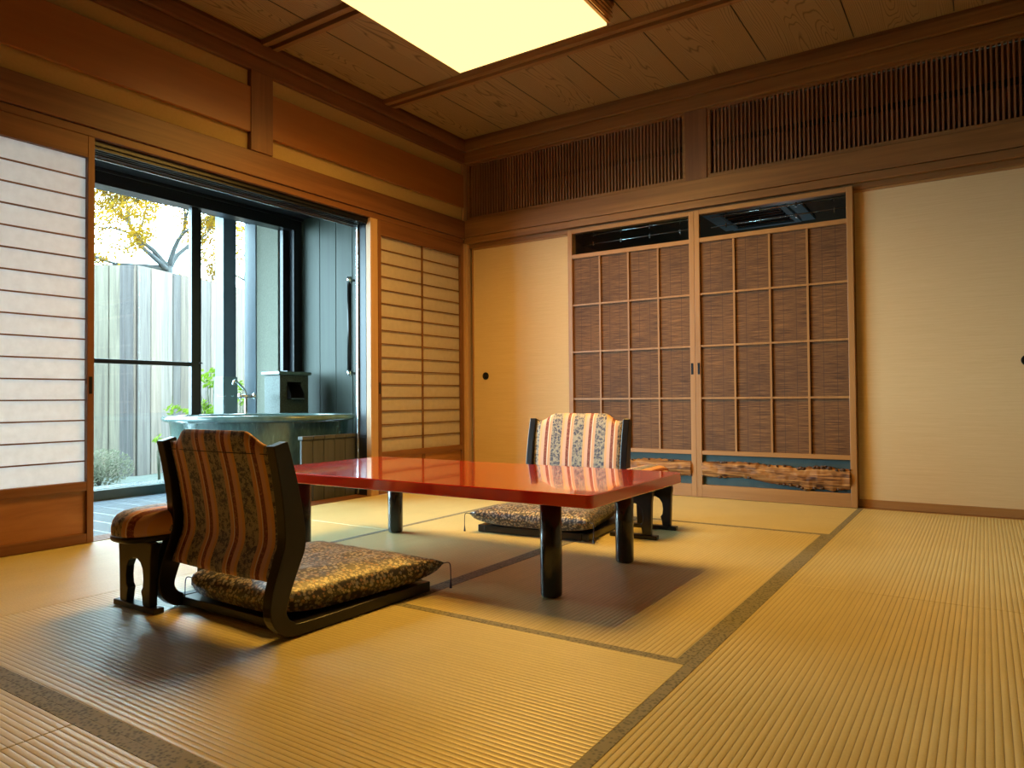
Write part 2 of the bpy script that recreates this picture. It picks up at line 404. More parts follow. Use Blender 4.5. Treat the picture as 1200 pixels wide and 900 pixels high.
# ---- left wall (x = 0)
wl = S(MB().box(-.09, -.002, -3.82, 0.02, 2.06, 2.74).build('wall_left', 'plaster'), 'cream plaster above the shoji opening', 'wall')
MB().box(-.0, .026, -1.88, -.035, 2.18, 2.44).build('board', 'board_y', wl, bevel=.003)
MB().box(-.0, .026, -3.82, -2.0, 2.18, 2.44).build('board', 'board_y', wl, bevel=.003)
S(MB().box(-.10, 0, RY, -3.90, -.12, 2.74).build('wall_left', 'plaster'), 'cream plaster wall left of the shoji', 'wall')
m = MB().box(-.10, .022, RY, .0, 1.935, 2.078).box(-.10, .012, RY, .0, 1.893, 1.932)
S(m.build('trim_6', 'cedar_y', bevel=.003), 'reddish wood beam above the garden opening', 'lintel beam')
m = MB().box(-.02, .03, RY, 0, 2.54, 2.625).box(-.02, .055, RY, 0, 2.628, 2.70).box(-.02, .04, RY, 0, 2.70, 2.73)
S(m.build('trim_7', 'cedar_y', bevel=.003), 'dark wood cornice along the left wall', 'cornice')
S(MB().box(-.03, .032, -2.025, -1.875, 2.078, 2.54).build('trim_8', 'cedar_z', bevel=.003), 'short wood post above the garden opening', 'post')
S(MB().box(-.03, .014, -1.066, -.997, 0, 1.893).build('trim_9', 'pale_z', bevel=.003), 'pale wood door post between the opening and the narrow shoji', 'post')
S(MB().box(-.10, .012, -.034, .04, 0, 2.726).box(0, .035, -.012, .04, 0, 1.90).build('trim_10', 'pale_z', bevel=.003), 'pale wood corner post', 'post')
S(MB().box(-.12, -.02, -.99, .02, 0, 1.893).build('wall_left', 'plaster'), 'plaster behind the narrow shoji', 'wall')
# floor sill with grooves
m = MB()
for k in range(5): m.box(-.135+.028*k, -.135+.028*k+.018, -3.9, -1.0, -.06, .003)
m.box(-.14, 0, -3.9, -1.0, -.06, -.006)
S(m.build('trim_11', 'cedar_y', bevel=.001), 'grooved wood sill under the garden opening', 'sill')
# dark aluminium head and jamb of the garden door
m = MB().box(-.135, -.012, -2.875, -1.066, 1.868, 1.893)
for k in range(4): m.box(-.03-.028*k, -.022-.028*k, -2.875, -1.066, 1.852, 1.868)
S(m.build('trim_12', 'dark_metal'), 'black aluminium head track over the garden opening', 'door track')
S(MB().box(-.128, -.120, -2.875, -1.07, 1.838, 1.852).build('trim_13', 'silver'), 'thin bright edge of the head track', 'door track')
j = S(MB().box(-.135, -.031, -1.066, -.992, 0, 1.868).build('trim_14', 'dark_metal', bevel=.002), 'black aluminium jamb beside the pale post', 'door jamb')
MB().box(-.112, -.098, -1.078, -1.067, 0.01, 1.86).build('edge_strip', 'silver', j, bevel=.002)

# ---- lattice wall (y = 0)
m = MB().box(-.0, RX, -.020, .10, 1.945, 2.078).box(0, RX, -.014, .10, 1.893, 1.942).box(0, RX, .02, .10, 1.86, 1.893)
S(m.build('trim_15', 'cedar_x', bevel=.003), 'long wood beam over the sliding doors', 'lintel beam')
m = MB().box(0, RX, -.03, .08, 2.54, 2.625).box(0, RX, -.055, .08, 2.628, 2.70).box(0, RX, -.04, .08, 2.70, 2.73)
S(m.build('trim_16', 'cedar_x', bevel=.003), 'wood cornice above the lattice transoms', 'cornice')
S(MB().box(1.85, 1.995, -.014, .09, 2.078, 2.54).build('trim_17', 'cedar_z', bevel=.003), 'short wood post between the two lattice transoms', 'post')
S(MB().box(.0, RX, .10, .112, -.05, .0).box(0, RX, -.0, .10, -.05, .001).build('trim_18', 'door_x', bevel=.001), 'wood sill under the sliding doors', 'sill')
S(MB().box(-.12, RX+.1, .125, .165, 1.885, 2.8).build('wall_back', 'dark_room'), 'dark cover added behind the transoms against leaking sky light', 'wall')  # added cover, stops sky light leaking in behind the transoms
S(MB().box(-.14, -.0, .02, .17, -.12, 2.8).build('wall_back', 'plaster'), 'plaster piece added behind the corner post against leaking sky light', 'wall')  # filler added to close the corner gap to the sky
S(MB().box(3.81, RX, .09, .14, 0, 1.9).build('wall_back', 'plaster'), 'plaster right of the sliding doors', 'wall')
def transom(x0, x1, label):
    r = thing('lattice_transom', (x0, 0, 2.09), label, 'lattice transom', 'lattice transoms above the sliding doors')
    f = MB().box(x0, x1, -.006, .03, 2.078, 2.104).box(x0, x1, -.006, .03, 2.522, 2.54).box(x0, x0+.022, -.006, .03, 2.104, 2.522).box(x1-.022, x1, -.006, .03, 2.104, 2.522)
    f.build('frame', 'cedar_x', r, bevel=.002)
    s = MB(); n = int((x1-x0-.05)/.0245)
    p = (x1-x0-.044)/n
    for k in range(1, n): x = x0+.022+p*k; s.box(x-.0052, x+.0052, 0, .018, 2.104, 2.522)
    s.build('slats', 'lattice', r)
    MB().box(x0, x1, .06, .068, 2.10, 2.53).build('backing', 'lattice_back', r)
    MB().box(x0, x1, .045, .058, 2.30, 2.335).build('rail', 'blackwood', r)
    return r
transom(.035, 1.85, 'wood slat transom between the room corner and the short post')
transom(1.995, 3.83, 'wood slat transom right of the short post, above the plain sliding panel')
transom(3.86, 4.8, 'wood slat transom at the far right end of the wall')

# ---- right wall and wall behind the camera
m = MB().box(RX, RX+.1, RY, -3.3, -.12, 2.8).box(RX, RX+.1, -1.5, .16, -.12, 2.8).box(RX, RX+.1, -3.3, -1.5, -.12, .7).box(RX, RX+.1, -3.3, -1.5, 1.9, 2.8)
S(m.build('wall_right', 'plaster'), 'cream plaster wall on the right', 'wall')
m = MB().box(-.1, RX+.1, RY-.1, RY, -.12, 2.8)
S(m.build('wall_front', 'plaster'), 'plaster wall behind the viewer', 'wall')

w2 = thing('added_fill_window', (RX, -2.4, .7), 'invented paper window for fill light in the right wall, outside the picture', 'window', kind='structure')  # added as a fill-light opening; its opaque paper passes no light
MB().box(RX+.05, RX+.053, -3.3, -1.5, .7, 1.9).build('paper', 'warm_paper', w2)
m = MB()
for k in range(9): m.box(RX+.03, RX+.045, -3.3, -1.5, .70+.147*k, .715+.147*k)
for k in range(4): m.box(RX+.03, RX+.048, -3.3+.595*k-.01*(k > 0), -3.29+.595*k, .7, 1.9)
m.build('lattice_bars', 'cedar_y', w2)
# ============================================================ SLIDING DOORS ON THE LATTICE WALL
def pull(parent, x, y, z, name='finger_pull'):
    m = MB(); prof = [(.0, .0), (.021, .0), (.026, .003), (.029, .005), (.029, .0), (.026, -.002)]
    n = 24; rings = []
    for r_, d in [(.029, .001), (.029, .006), (.024, .006), (.021, .002), (.009, .001), (.007, .004), (.001, .005)]:
        rings.append([m.bm.verts.new((x+r_*math.cos(2*PI*k/n), y-d, z+r_*math.sin(2*PI*k/n))) for k in range(n)])
    for i in range(len(rings)-1):
        for k in range(n): m.bm.faces.new((rings[i][k], rings[i][(k+1) % n], rings[i+1][(k+1) % n], rings[i+1][k]))
    m.bm.faces.new(rings[-1])
    return m.build(name, 'darkhole', parent, smooth=True)
def fusuma(num, x0, x1, hx, label, side):
    r = thing('door_%d' % num, ((x0+x1)/2, .045, 0), label, 'sliding door', kind='structure')
    MB().box(x0+.012, x1-.012, .036, .054, .03, 1.85).build('paper_panel', 'fusuma', r)
    MB().box(x0, x1, .03, .06, .002, .032 if side == 'L' else .050).build('bottom_rail', 'door_x', r, bevel=.002)
    MB().box(x0, x1, .03, .06, 1.845, 1.862).build('top_rail', 'door_x', r, bevel=.002)
    MB().box(x0, x0+.014, .03, .06, .03, 1.85).build('stile', 'door_z', r, bevel=.002)
    MB().box(x1-.014, x1, .03, .06, .03, 1.85).build('stile', 'door_z', r, bevel=.002)
    pull(r, hx, .036, .832)
    return r
fusuma(1, .052, .985, .18, 'plain cream paper sliding panel next to the room corner', 'L')
fusuma(2, 2.842, 3.80, 3.665, 'plain cream paper sliding panel at the right edge of the picture', 'R')

def driftwood(parent, x0, x1, y, flip, nm='driftwood_carving'):
    top = [(0,.232),(.15,.236),(.25,.24),(.4,.236),(.46,.226),(.58,.231),(.65,.217),(.78,.232),(.85,.236),(.92,.222),(1,.226)]
    bot = [(0,.136),(.12,.134),(.27,.142),(.36,.137),(.45,.120),(.55,.110),(.68,.104),(.71,.080),(.78,.097),(.84,.100),(.88,.088),(.93,.098),(1,.108)]
    def ip(a, t):
        for (u, v), (u2, v2) in zip(a, a[1:]):
            if u <= t <= u2: return v + (v2-v)*(t-u)/(u2-u)
        return a[-1][1]
    def z(u, v):
        t = 1-u if flip else u
        a, b = ip(bot, t), ip(top, t); a += .006*noise.noise((t*40, 1, 3)); b += .006*noise.noise((t*40, 5, 3))
        return a+(b-a)*v
    def fr(u, v):
        x = x0+(x1-x0)*u; bul = math.sin(PI*min(max(v, 0), 1))**.5
        return (x, y-.006-.026*bul-.008*noise.noise((x*16, v*3, 0))*bul-.004*noise.noise((x*60, v*9, 2))*bul, z(u, v))
    m = MB().grid2(110, 14, fr, lambda u, v: (x0+(x1-x0)*u, y, z(u, v)))
    o = m.build(nm, 'drift', parent, smooth=True)
    k = MB()                                   # burrs and knots standing on the log
    rr = random.Random(5)
    for _ in range(48):
        t = rr.random(); u = 1-t if flip else t; e = rr.random()
        zz = z(u, .97 if e < .45 else (.05 if e < .75 else rr.uniform(.3, .7)))
        rad = rr.uniform(.005, .011)
        mt = Matrix.Translation((x0+(x1-x0)*u, y-.016-rr.random()*.008, zz)) @ Matrix.Diagonal((1.3, .8, .9, 1))
        g = bmesh.ops.create_icosphere(k.bm, subdivisions=2, radius=rad, matrix=mt)
        for v in g['verts']: v.co += Vector((noise.noise(v.co*160), 0, noise.noise(v.co*160+Vector((9, 0, 0)))))*.005
    k.build('knots', 'knot', o, smooth=True)
    return o
def blind_door(num, x0, x1, y, label, flip, pullside):
    r = thing('door_%d' % num, ((x0+x1)/2, y, 0), label, 'sliding door', kind='structure')
    st = .035; a, b = x0+st, x1-st; d0, d1 = y-.014, y+.014
    MB().box(x0, a, d0, d1, .002, 1.876).build('stile', 'door_z', r, bevel=.002)
    MB().box(b, x1, d0, d1, .002, 1.876).build('stile', 'door_z', r, bevel=.002)
    for z0, z1, n in ((.002, .083, 'bottom_rail'), (.278, .305, 'lower_rail'), (1.663, 1.692, 'upper_rail'), (1.848, 1.876, 'top_rail')):
        MB().box(a, b, d0+.001, d1-.001, z0, z1).build(n, 'door_x', r, bevel=.0015)
    m = MB()
    for k in (1, 2, 3):
        x = a+(b-a)*k/4; m.box(x-.006, x+.006, d0+.004, d0+.014, .305, 1.663)
    for k in (1, 2, 3):
        z = .305+(1.663-.305)*k/4; m.box(a, b, d0+.003, d0+.013, z-.006, z+.006)
    m.build('grid_bars', 'door_z', r)
    MB().box(a, b, y+.004, y+.009, .300, 1.668).build('reed_blind', 'sudare', r)
    MB().box(a, b, y+.000, y+.003, 1.69, 1.85).build('glass_pane', 'glass', r)
    MB().box(a, b, y+.010, y+.013, .08, .28).build('backing_panel', 'teal', r)
    driftwood(r, a, b, y+.004, flip)
    px = x1-.022 if pullside > 0 else x0+.022
    MB().box(px-.008, px+.008, d0-.002, d0+.004, .80, .875).build('finger_pull', 'darkhole', r, bevel=.001)
    return r
blind_door(3, .955, 1.90, .004, 'left reed-blind sliding door with glass strip and driftwood base', True, 1)
blind_door(4, 1.902, 2.852, .000, 'right reed-blind sliding door with glass strip and full driftwood base', False, -1)

# ---- dark neighbouring room seen through the glass strips
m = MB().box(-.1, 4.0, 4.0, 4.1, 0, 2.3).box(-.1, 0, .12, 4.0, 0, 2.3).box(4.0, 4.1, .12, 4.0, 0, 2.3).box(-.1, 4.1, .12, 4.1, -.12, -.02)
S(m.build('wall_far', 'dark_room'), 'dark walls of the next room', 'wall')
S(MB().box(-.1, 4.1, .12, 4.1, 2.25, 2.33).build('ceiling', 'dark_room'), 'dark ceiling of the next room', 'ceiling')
v = thing('air_vent', (1.85, 1.75, 2.25), 'pale blue square air unit on the dark ceiling seen through the right glass strip', 'air vent')
m = MB().box(1.45, 2.25, 1.30, 2.20, 2.225, 2.249)
m.build('housing', 'cool_white', v, bevel=.004)
m = MB()
for k in range(7): m.box(1.62, 2.08, 1.45+.085*k, 1.50+.085*k, 2.205, 2.225)
m.build('louvres', 'darkhole', v)
m = MB().box(1.55, 1.60, 1.38, 2.12, 2.20, 2.225).box(2.10, 2.15, 1.38, 2.12, 2.20, 2.225).box(1.60, 2.10, 1.38, 1.43, 2.20, 2.225).box(1.60, 2.10, 2.07, 2.12, 2.20, 2.225)
m.build('inner_frame', 'cool_white', v, bevel=.003)
l = bpy.data.lights.new('next_room_glow', 'POINT'); l.energy = 4.5; l.color = (.75, .9, 1); l.shadow_soft_size = .05
lo = bpy.data.objects.new('next_room_glow', l); C.objects.link(lo); lo.location = (1.9, 2.6, 1.2)
rodp = None
for (xa, xb, z, lab) in ((.96, 1.83, 1.80, 'thin metal rail behind the glass strip of the left blind door, lower of two'), (.96, 1.83, 1.868, 'thin metal rail behind the glass strip of the left blind door, upper of two'),
                         (1.95, 2.82, 1.80, 'thin metal rail behind the glass strip of the right blind door, lower of two'), (1.95, 2.82, 1.868, 'thin metal rail behind the glass strip of the right blind door, upper of two')):
    r = thing('hanging_rail', ((xa+xb)/2, .2, z), lab, 'rail', 'rails behind the glass strips')
    MB().tube([(xa, .2, z), (xb, .2, z+.01)], .0045, 8).build('rod', 'silver', r, smooth=True)
    for k in range(4):
        x = xa+.1+(xb-xa-.2)*k/3; MB().box(x-.004, x+.004, .195, .205, z-.012, z+.018).build('clip', 'silver', r)

# ============================================================ SHOJI
def shoji(num, y0, y1, x, label, rows=16, zb=.285, zt=1.79, mid=True, pully=None):
    r = thing('door_%d' % num, (x, (y0+y1)/2, 0), label, 'shoji sliding door', kind='structure')
    st = .030; a, b = y0+st, y1-st; d0, d1 = x-.016, x+.016
    MB().box(d0, d1, y0, a, .002, 1.892).build('stile', 'cedar_z', r, bevel=.002)
    MB().box(d0, d1, b, y1, .002, 1.892).build('stile', 'cedar_z', r, bevel=.002)
    for z0, z1, n in ((.002, .048, 'bottom_rail'), (zb-.042, zb, 'middle_rail'), (zt, 1.892, 'top_rail')):
        MB().box(d0, d1-.001, a, b, z0, z1).build(n, 'cedar_y', r, bevel=.002)
    if num == 6:
        MB().box(x-.006, x, a, b, .048, zb-.042).build('skirt_panel', 'panel_y', r)
        MB().box(x-.01, x+.006, (a+b)/2-.015, (a+b)/2+.015, .048, zb-.042).build('skirt_divider', 'cedar_z', r)
    else: MB().box(x-.006, x, a, b, .048, zb-.042).build('skirt_panel', 'panel_y', r)
    MB().box(x-.012, x-.0095, a-.004, b+.004, zb-.01, zt+.01).build('paper', 'paper', r)
    m = MB()
    for k in range(1, rows): z = zb+(zt-zb)*k/rows; m.box(x-.009, x-.001, a, b, z-.0032, z+.0032)
    ym = (a+b)/2
    m.box(x-.009, x+.002, ym-.005, ym+.005, zb, zt)
    m.build('lattice_bars', 'cedar_y', r)
    if pully is not None:
        MB().box(d1-.003, d1+.002, pully-.007, pully+.007, .69, .77).build('finger_pull', 'darkhole', r, bevel=.001)
    return r
shoji(5, -3.80, -2.868, .0, 'large shoji left of the garden opening, paper lit white by daylight', pully=-2.884)
shoji(6, -.995, -.034, .0, 'narrow cream shoji between the garden opening and the room corner', pully=-.985, zb=.29)
S(MB().box(-.08, .012, -3.90, -3.80, 0, 1.893).build('trim_19', 'cedar_z'), 'wood post at the left end of the large shoji', 'post')

# ============================================================ TATAMI
def tatami(x0, x1, y0, y1, ax, borders, label):
    """borders: list of (x0,x1,y0,y1) strips"""
    r = thing('tatami_mat', ((x0+x1)/2, (y0+y1)/2, -.055), label, 'tatami mat', 'tatami mats on the floor')
    g = .0012
    MB().box(x0+g, x1-g, y0+g, y1-g, -.055, 0).build('rush_cover', 'tatami_'+ax, r, bevel=.0015)
    for (a, b, c, d) in borders: MB().box(a, b, c, d, -.003, .0010).build('cloth_border', 'heri', r, bevel=.0006)
B = .030; SX = 2.851; MX = 1.880; JX = .955
tatami(0, JX, -1.92, 0, 'y', [], 'straw mat along the garden opening and narrow shoji, nearest the corner')
tatami(0, JX, -3.81, -1.92, 'y', [], 'straw mat in front of the large shoji, left of the armrest stool')
tatami(JX, SX, -.955, 0, 'x', [(JX, SX, -.955, -.955+B)], 'straw mat lying along the foot of the reed-blind doors')
tatami(JX, MX, -2.84, -.955, 'y', [(JX, JX+B, -2.84, -.955), (MX-B, MX, -2.84, -.955)], 'straw mat under the left half of the red table')
tatami(MX, SX, -2.84, -.955, 'y', [(MX, MX+B, -2.84, -.955), (SX-B, SX, -2.84, -.955)], 'straw mat under the right half of the red table')
tatami(JX, SX, -3.81, -2.84, 'x', [(JX, SX, -2.84-B, -2.84), (JX, SX, -3.81, -3.81+B)], 'straw mat under the near floor chair')
tatami(0, JX, -3.81-.96, -3.81, 'x', [], 'straw mat in the lower left, against the left wall')
tatami(SX, 3.81, -1.936, 0, 'y', [(SX, SX+B, -1.936, 0), (3.81-B, 3.81, -1.936, 0)], 'straw mat in front of the right plain sliding panel')
tatami(SX, 3.81, -3.84, -1.936, 'y', [(SX, SX+B, -3.84, -1.936), (3.81-B, 3.81, -3.84, -1.936)], 'straw mat at the right, second from the sliding panel')
tatami(SX, 3.81, -5.99, -3.84, 'y', [(SX, SX+B, -5.99, -3.84)], 'straw mat nearest the viewer on the right')
tatami(JX, 1.917, -4.77, -3.81, 'x', [(JX, 1.917, -3.81-B, -3.81)], 'straw mat in the lower left corner, left of the thin joint')
tatami(1.917, SX, -4.77, -3.81, 'x', [(1.917, SX, -3.81-B, -3.81)], 'straw mat in the lower left corner, right of the thin joint')
tatami(0, SX, -5.99, -4.77, 'x', [], 'straw mat behind the viewer on the left')
tatami(3.81, RX, -1.936, 0, 'y', [], 'straw mat outside the picture at the far right')
tatami(3.81, RX, -5.99, -1.936, 'y', [], 'straw mat outside the picture at the near right')

# ============================================================ CEILING LAMP
LX0, LX1, LY0, LY1 = .895, 1.862, -2.17, -1.205
lamp = thing('ceiling_lamp', ((LX0+LX1)/2, (LY0+LY1)/2, 2.726), 'square glowing ceiling lamp with a slatted wooden surround', 'ceiling lamp')
MB().box(LX0, LX1, LY0, LY1, 2.598, 2.612).build('diffuser', 'lamp', lamp, bevel=.003)
MB().box(LX0+.01, LX1-.01, LY0+.01, LY1-.01, 2.612, 2.70).build('inner_shade', 'lamp_side', lamp)
def ring(o, z0, z1, t=.02):
    a, b, c, d = LX0-o, LX1+o, LY0-o, LY1+o
    return MB().box(a, b, c, c+t, z0, z1).box(a, b, d-t, d, z0, z1).box(a, a+t, c+t, d-t, z0, z1).box(b-t, b, c+t, d-t, z0, z1)
for o, z0, z1 in ((.012, 2.616, 2.626), (.022, 2.640, 2.650), (.022, 2.664, 2.674), (.022, 2.688, 2.698)):
    ring(o, z0, z1).build('wood_slat_ring', 'door_x', lamp, bevel=.001)
MB().box(LX0-.03, LX1+.03, LY0-.03, LY1+.03, 2.704, 2.726).build('ceiling_plate', 'cedar_x', lamp, bevel=.003)
lb = bpy.data.lights.new('lamp_bulb', 'SPOT'); lb.energy = BULB_W; lb.color = LAMP_COL; lb.shadow_soft_size = 0.0
lb.spot_size = math.radians(158); lb.spot_blend = 1.0
for i in range(4):
    for k in range(4):
        o = bpy.data.objects.new('lamp_bulb', lb); C.objects.link(o)
        o.location = (LX0+(LX1-LX0)*(i+.5)/4, LY0+(LY1-LY0)*(k+.5)/4, 2.57)

# ============================================================ TABLE
tb = thing('low_table', (1.655, -2.228, 0), 'low red lacquered table on four round black legs', 'low table')
x0, x1, y0, y1 = .838, 2.472, -2.62, -1.836
rr = .022; poly = []
for cx_, cy_, a0 in ((x1-rr, y1-rr, 0), (x0+rr, y1-rr, 90), (x0+rr, y0+rr, 180), (x1-rr, y0+rr, 270)):
    for k in range(7): a = math.radians(a0+15*k); poly.append((cx_+rr*math.cos(a), cy_+rr*math.sin(a)))
MB().prism(poly, 'z', .313, .355).build('tabletop', 'red', tb, bevel=.004)
for lx in (1.045, 2.270):
    for ly in (-2.520, -1.945):
        m = MB().lathe([(.030, 0), (.034, .003), (.036, .012), (.0365, .15), (.036, .313)], (lx, ly, 0), 32)
        m.build('leg', 'black', tb, smooth=True)

tb.location.z = .0012
# ============================================================ FLOOR CHAIR
def make_chair(label):
    r = thing('floor_chair', (0, 0, 0), label, 'floor chair', 'legless floor chairs at the red table')
    HW = .292
    ctr = spline([(.315, .018), (.10, .018), (-.19, .018), (-.262, .028), (-.297, .068), (-.292, .125), (-.262, .205), (-.244, .255), (-.248, .33), (-.268, .44), (-.292, .535)], 6)
    n = len(ctr)
    def wd(i):
        z = ctr[i].y
        if ctr[i].x > -.25 and z < .05: return .017
        if z < .12: return .019+.011*(z/.12)
        if z < .255: return .030+.006*((z-.12)/.135)
        return .036-.012*((z-.255)/.28)
    L_, R_ = [], []
    for i in range(n):
        t = (ctr[min(i+1, n-1)]-ctr[max(i-1, 0)]).normalized(); nn = Vector((-t.y, t.x)); L_.append(ctr[i]+nn*wd(i)); R_.append(ctr[i]-nn*wd(i))
    def ribbon(x0, x1):
        m = MB(); V = []
        for i in range(n):
            V.append([m.bm.verts.new((x, p.x, max(p.y, 0.0))) for x, p in ((x0, L_[i]), (x1, L_[i]), (x1, R_[i]), (x0, R_[i]))])
        for i in range(n-1):
            for k in range(4): m.bm.faces.new((V[i][k], V[i][(k+1) % 4], V[i+1][(k+1) % 4], V[i+1][k]))
        m.bm.faces.new(V[0][::-1]); m.bm.faces.new(V[-1]); return m
    ribbon(-HW, -HW+.036).build('side_frame', 'blackwood', r, bevel=.003)
    ribbon(HW-.036, HW).build('side_frame', 'blackwood', r, bevel=.003)
    MB().box(-HW+.036, HW-.036, -.25, .30, .008, .034).build('seat_board', 'blackwood', r, bevel=.002)
    MB().box(-HW+.036, HW-.036, .295, .318, .002, .036).build('front_rail', 'blackwood', r, bevel=.003)
    # upholstered back following the frame, with the curved crest
    def back(x, v):
        cr = abs(x)/(HW-.034)
        crest = 0 if cr > .93 else (.040*(1-min(max((cr-.55)/.33, 0), 1)**2*(3-2*min(max((cr-.55)/.33, 0), 1))))
        ztop = .528+crest; z = .152+(ztop-.152)*v
        # follow the centre line
        yy = -.29
        for i in range(n-1):
            if ctr[i].y <= z <= ctr[i+1].y and ctr[i].y > .1: yy = ctr[i].x+(ctr[i+1].x-ctr[i].x)*(z-ctr[i].y)/(ctr[i+1].y-ctr[i].y+1e-9)
        if z > .535: yy = -.292-(z-.535)*.3
        return yy+.006-.012*math.cos(x/(HW)*PI/2), z
    HB = HW-.034
    def fr(u, v):
        x = -HB+2*HB*u; y, z = back(x, v); e = min(1, min(u, 1-u)*14)**.5*min(1, min(v, 1-v)*12)**.5
        return (x, y+.004+.016*e, z)
    def bk(u, v):
        x = -HB+2*HB*u; y, z = back(x, v); e = min(1, min(u, 1-u)*14)**.5*min(1, min(v, 1-v)*12)**.5
        return (x, y-.004-.012*e, z)
    MB().grid2(44, 28, fr, bk).build('backrest', 'stripe', r, smooth=True)
    m = MB()                                   # seam across the back of the cover
    m.tube([(-HB+.01+(2*HB-.02)*k/20, back(-HB+.01+(2*HB-.02)*k/20, .93 if abs(k-10) > 8 else .87)[0]-.0175, .505) for k in range(21)], .0012, 6)
    m.build('seam', 'cord', r)
    return r
ch1 = make_chair('near floor chair seen from behind, striped brocade back in shade')
ch2 = copy_tree(ch1)
ch1.location = (1.595, -2.998, 0); ch1.rotation_euler = (0, 0, math.radians(-1))
ch2.location = (1.648, -1.385, 0); ch2.rotation_euler = (0, 0, math.radians(185.5))
ch2['label'] = 'far floor chair facing the viewer behind the red table, striped brocade back brightly lit'

def make_cushion(label):
    r = thing('floor_cushion', (0, 0, 0), label, 'cushion', 'flat floral cushions on the floor chairs')
    H = .310
    def xy(u, v):
        a, b = 2*u-1, 2*v-1
        hx = .286+.032*b; rear = max(0, -b)**5*abs(a)**5
        return a*hx*(1-.05*(1-b*b))*(1-.10*rear), b*H*(1-.05*(1-a*a))*(1-.10*rear), a, b
    def seam(a, b): return .072+.022*(abs(a)*abs(b))**3
    def top(u, v):
        x, y, a, b = xy(u, v); t = ((1-a**4)*(1-b**4))**.42
        w_ = noise.noise((x*9, y*9, 4))*.008+noise.noise((x*22, y*7, 1))*.005
        return (x, y, seam(a, b)+(.062+w_)*t)
    def bot(u, v):
        x, y, a, b = xy(u, v); t = ((1-a**4)*(1-b**4))**.25
        return (x, y, max(.0365, seam(a, b)-.045*t)-.0)
    MB().grid2(40, 40, top, bot).build('cover', 'zabuton', r, smooth=True)
    for sx in (-1, 1):
        for sy in (-1, 1):
            x, y = sx*(.286+.032*sy)*(.90 if sy < 0 else 1), sy*H*(.90 if sy < 0 else 1)
            pts = [(x*.99, y*.99, .092), (x+sx*.012, y+sy*.006, .095), (x+sx*.018, y+sy*.010, .085), (x+sx*.019, y+sy*.011, .05), (x+sx*.018, y+sy*.012, .026), (x+sx*.018, y+sy*.012, .008)]
            MB().tube(spline(pts, 4), [.0018]*13+[.0018, .002, .0028, .0035, .004, .0045, .005, .0052][:8], 6).build('corner_tassel', 'cord', r, smooth=True) if False else \
            MB().tube(spline(pts, 4), [.0017 if k < 15 else .0017+.0035*(k-14)/6 for k in range(21)], 6).build('corner_tassel', 'cord', r, smooth=True)
    return r
cu1 = make_cushion('navy floral cushion on the near floor chair, in front of its backrest')
cu2 = copy_tree(cu1)
cu1.location = (1.600, -2.955, 0); cu1.rotation_euler = (0, 0, math.radians(-1))
cu2.location = (1.652, -1.430, 0); cu2.rotation_euler = (0, 0, math.radians(185.5))
cu2['label'] = 'navy floral cushion on the far floor chair, seen under the table'

def make_armrest(label):
    r = thing('armrest', (0, 0, 0), label, 'armrest stool', 'padded armrests beside the floor chairs')
    a, b = .098, .205
    def sup(k, A, B_, n=3.2):
        t = 2*PI*k; c, s = math.cos(t), math.sin(t)
        return A*math.copysign(abs(c)**(2/n), c), B_*math.copysign(abs(s)**(2/n), s)
    def loft(levels):
        m = MB(); rings = []
        for sc_, z in levels: rings.append([m.bm.verts.new((*sup(k/40, max(a*sc_-(1-sc_)*0, .002), b-(a-a*sc_)*1.0 if sc_ < 1 else b), z)) for k in range(40)])
        for i in range(len(rings)-1):
            for k in range(40): m.bm.faces.new((rings[i][k], rings[i][(k+1) % 40], rings[i+1][(k+1) % 40], rings[i+1][k]))
        m.bm.faces.new(rings[0][::-1]); m.bm.faces.new(rings[-1]); return m
    loft([(.97, .236), (.985, .246), (.98, .262), (.94, .281), (.84, .297), (.66, .308), (.42, .314), (.15, .316)]).build('pad', 'stripe', r, smooth=True)
    loft([(.93, .216), (.99, .220), (1.0, .226), (1.0, .232), (.97, .236)]).build('top_board', 'blackwood', r, smooth=True)
    prof = [(-.094, .216), (-.096, .20), (-.092, .17), (-.090, .12), (-.088, .06), (-.086, .018), (-.046, .018), (-.042, .045), (-.036, .062), (-.046, .075), (-.049, .10), (-.045, .130), (-.032, .150), (-.012, .160)]
    full = prof + [(-x, z) for x, z in prof[::-1]]
    for y in (-.135, .135):
        MB().prism(full, 'y', y-.013, y+.013).build('arched_leg_panel', 'blackwood', r, bevel=.003)
        MB().box(-.116, .116, y-.018, y+.018, 0, .018).build('foot_rail', 'blackwood', r, bevel=.003)
    MB().box(-.012, .012, -.122, .122, .165, .195).build('stretcher', 'blackwood', r, bevel=.002)
    return r
ar1 = make_armrest('padded armrest stool left of the near floor chair, by the garden opening')
ar2 = copy_tree(ar1)
ar1.location = (1.237, -3.195, .0012); ar2.location = (2.095, -1.335, .0012); ar2.rotation_euler = (0, 0, math.radians(182))
ar2['label'] = 'padded armrest stool right of the far floor chair, behind the table corner'

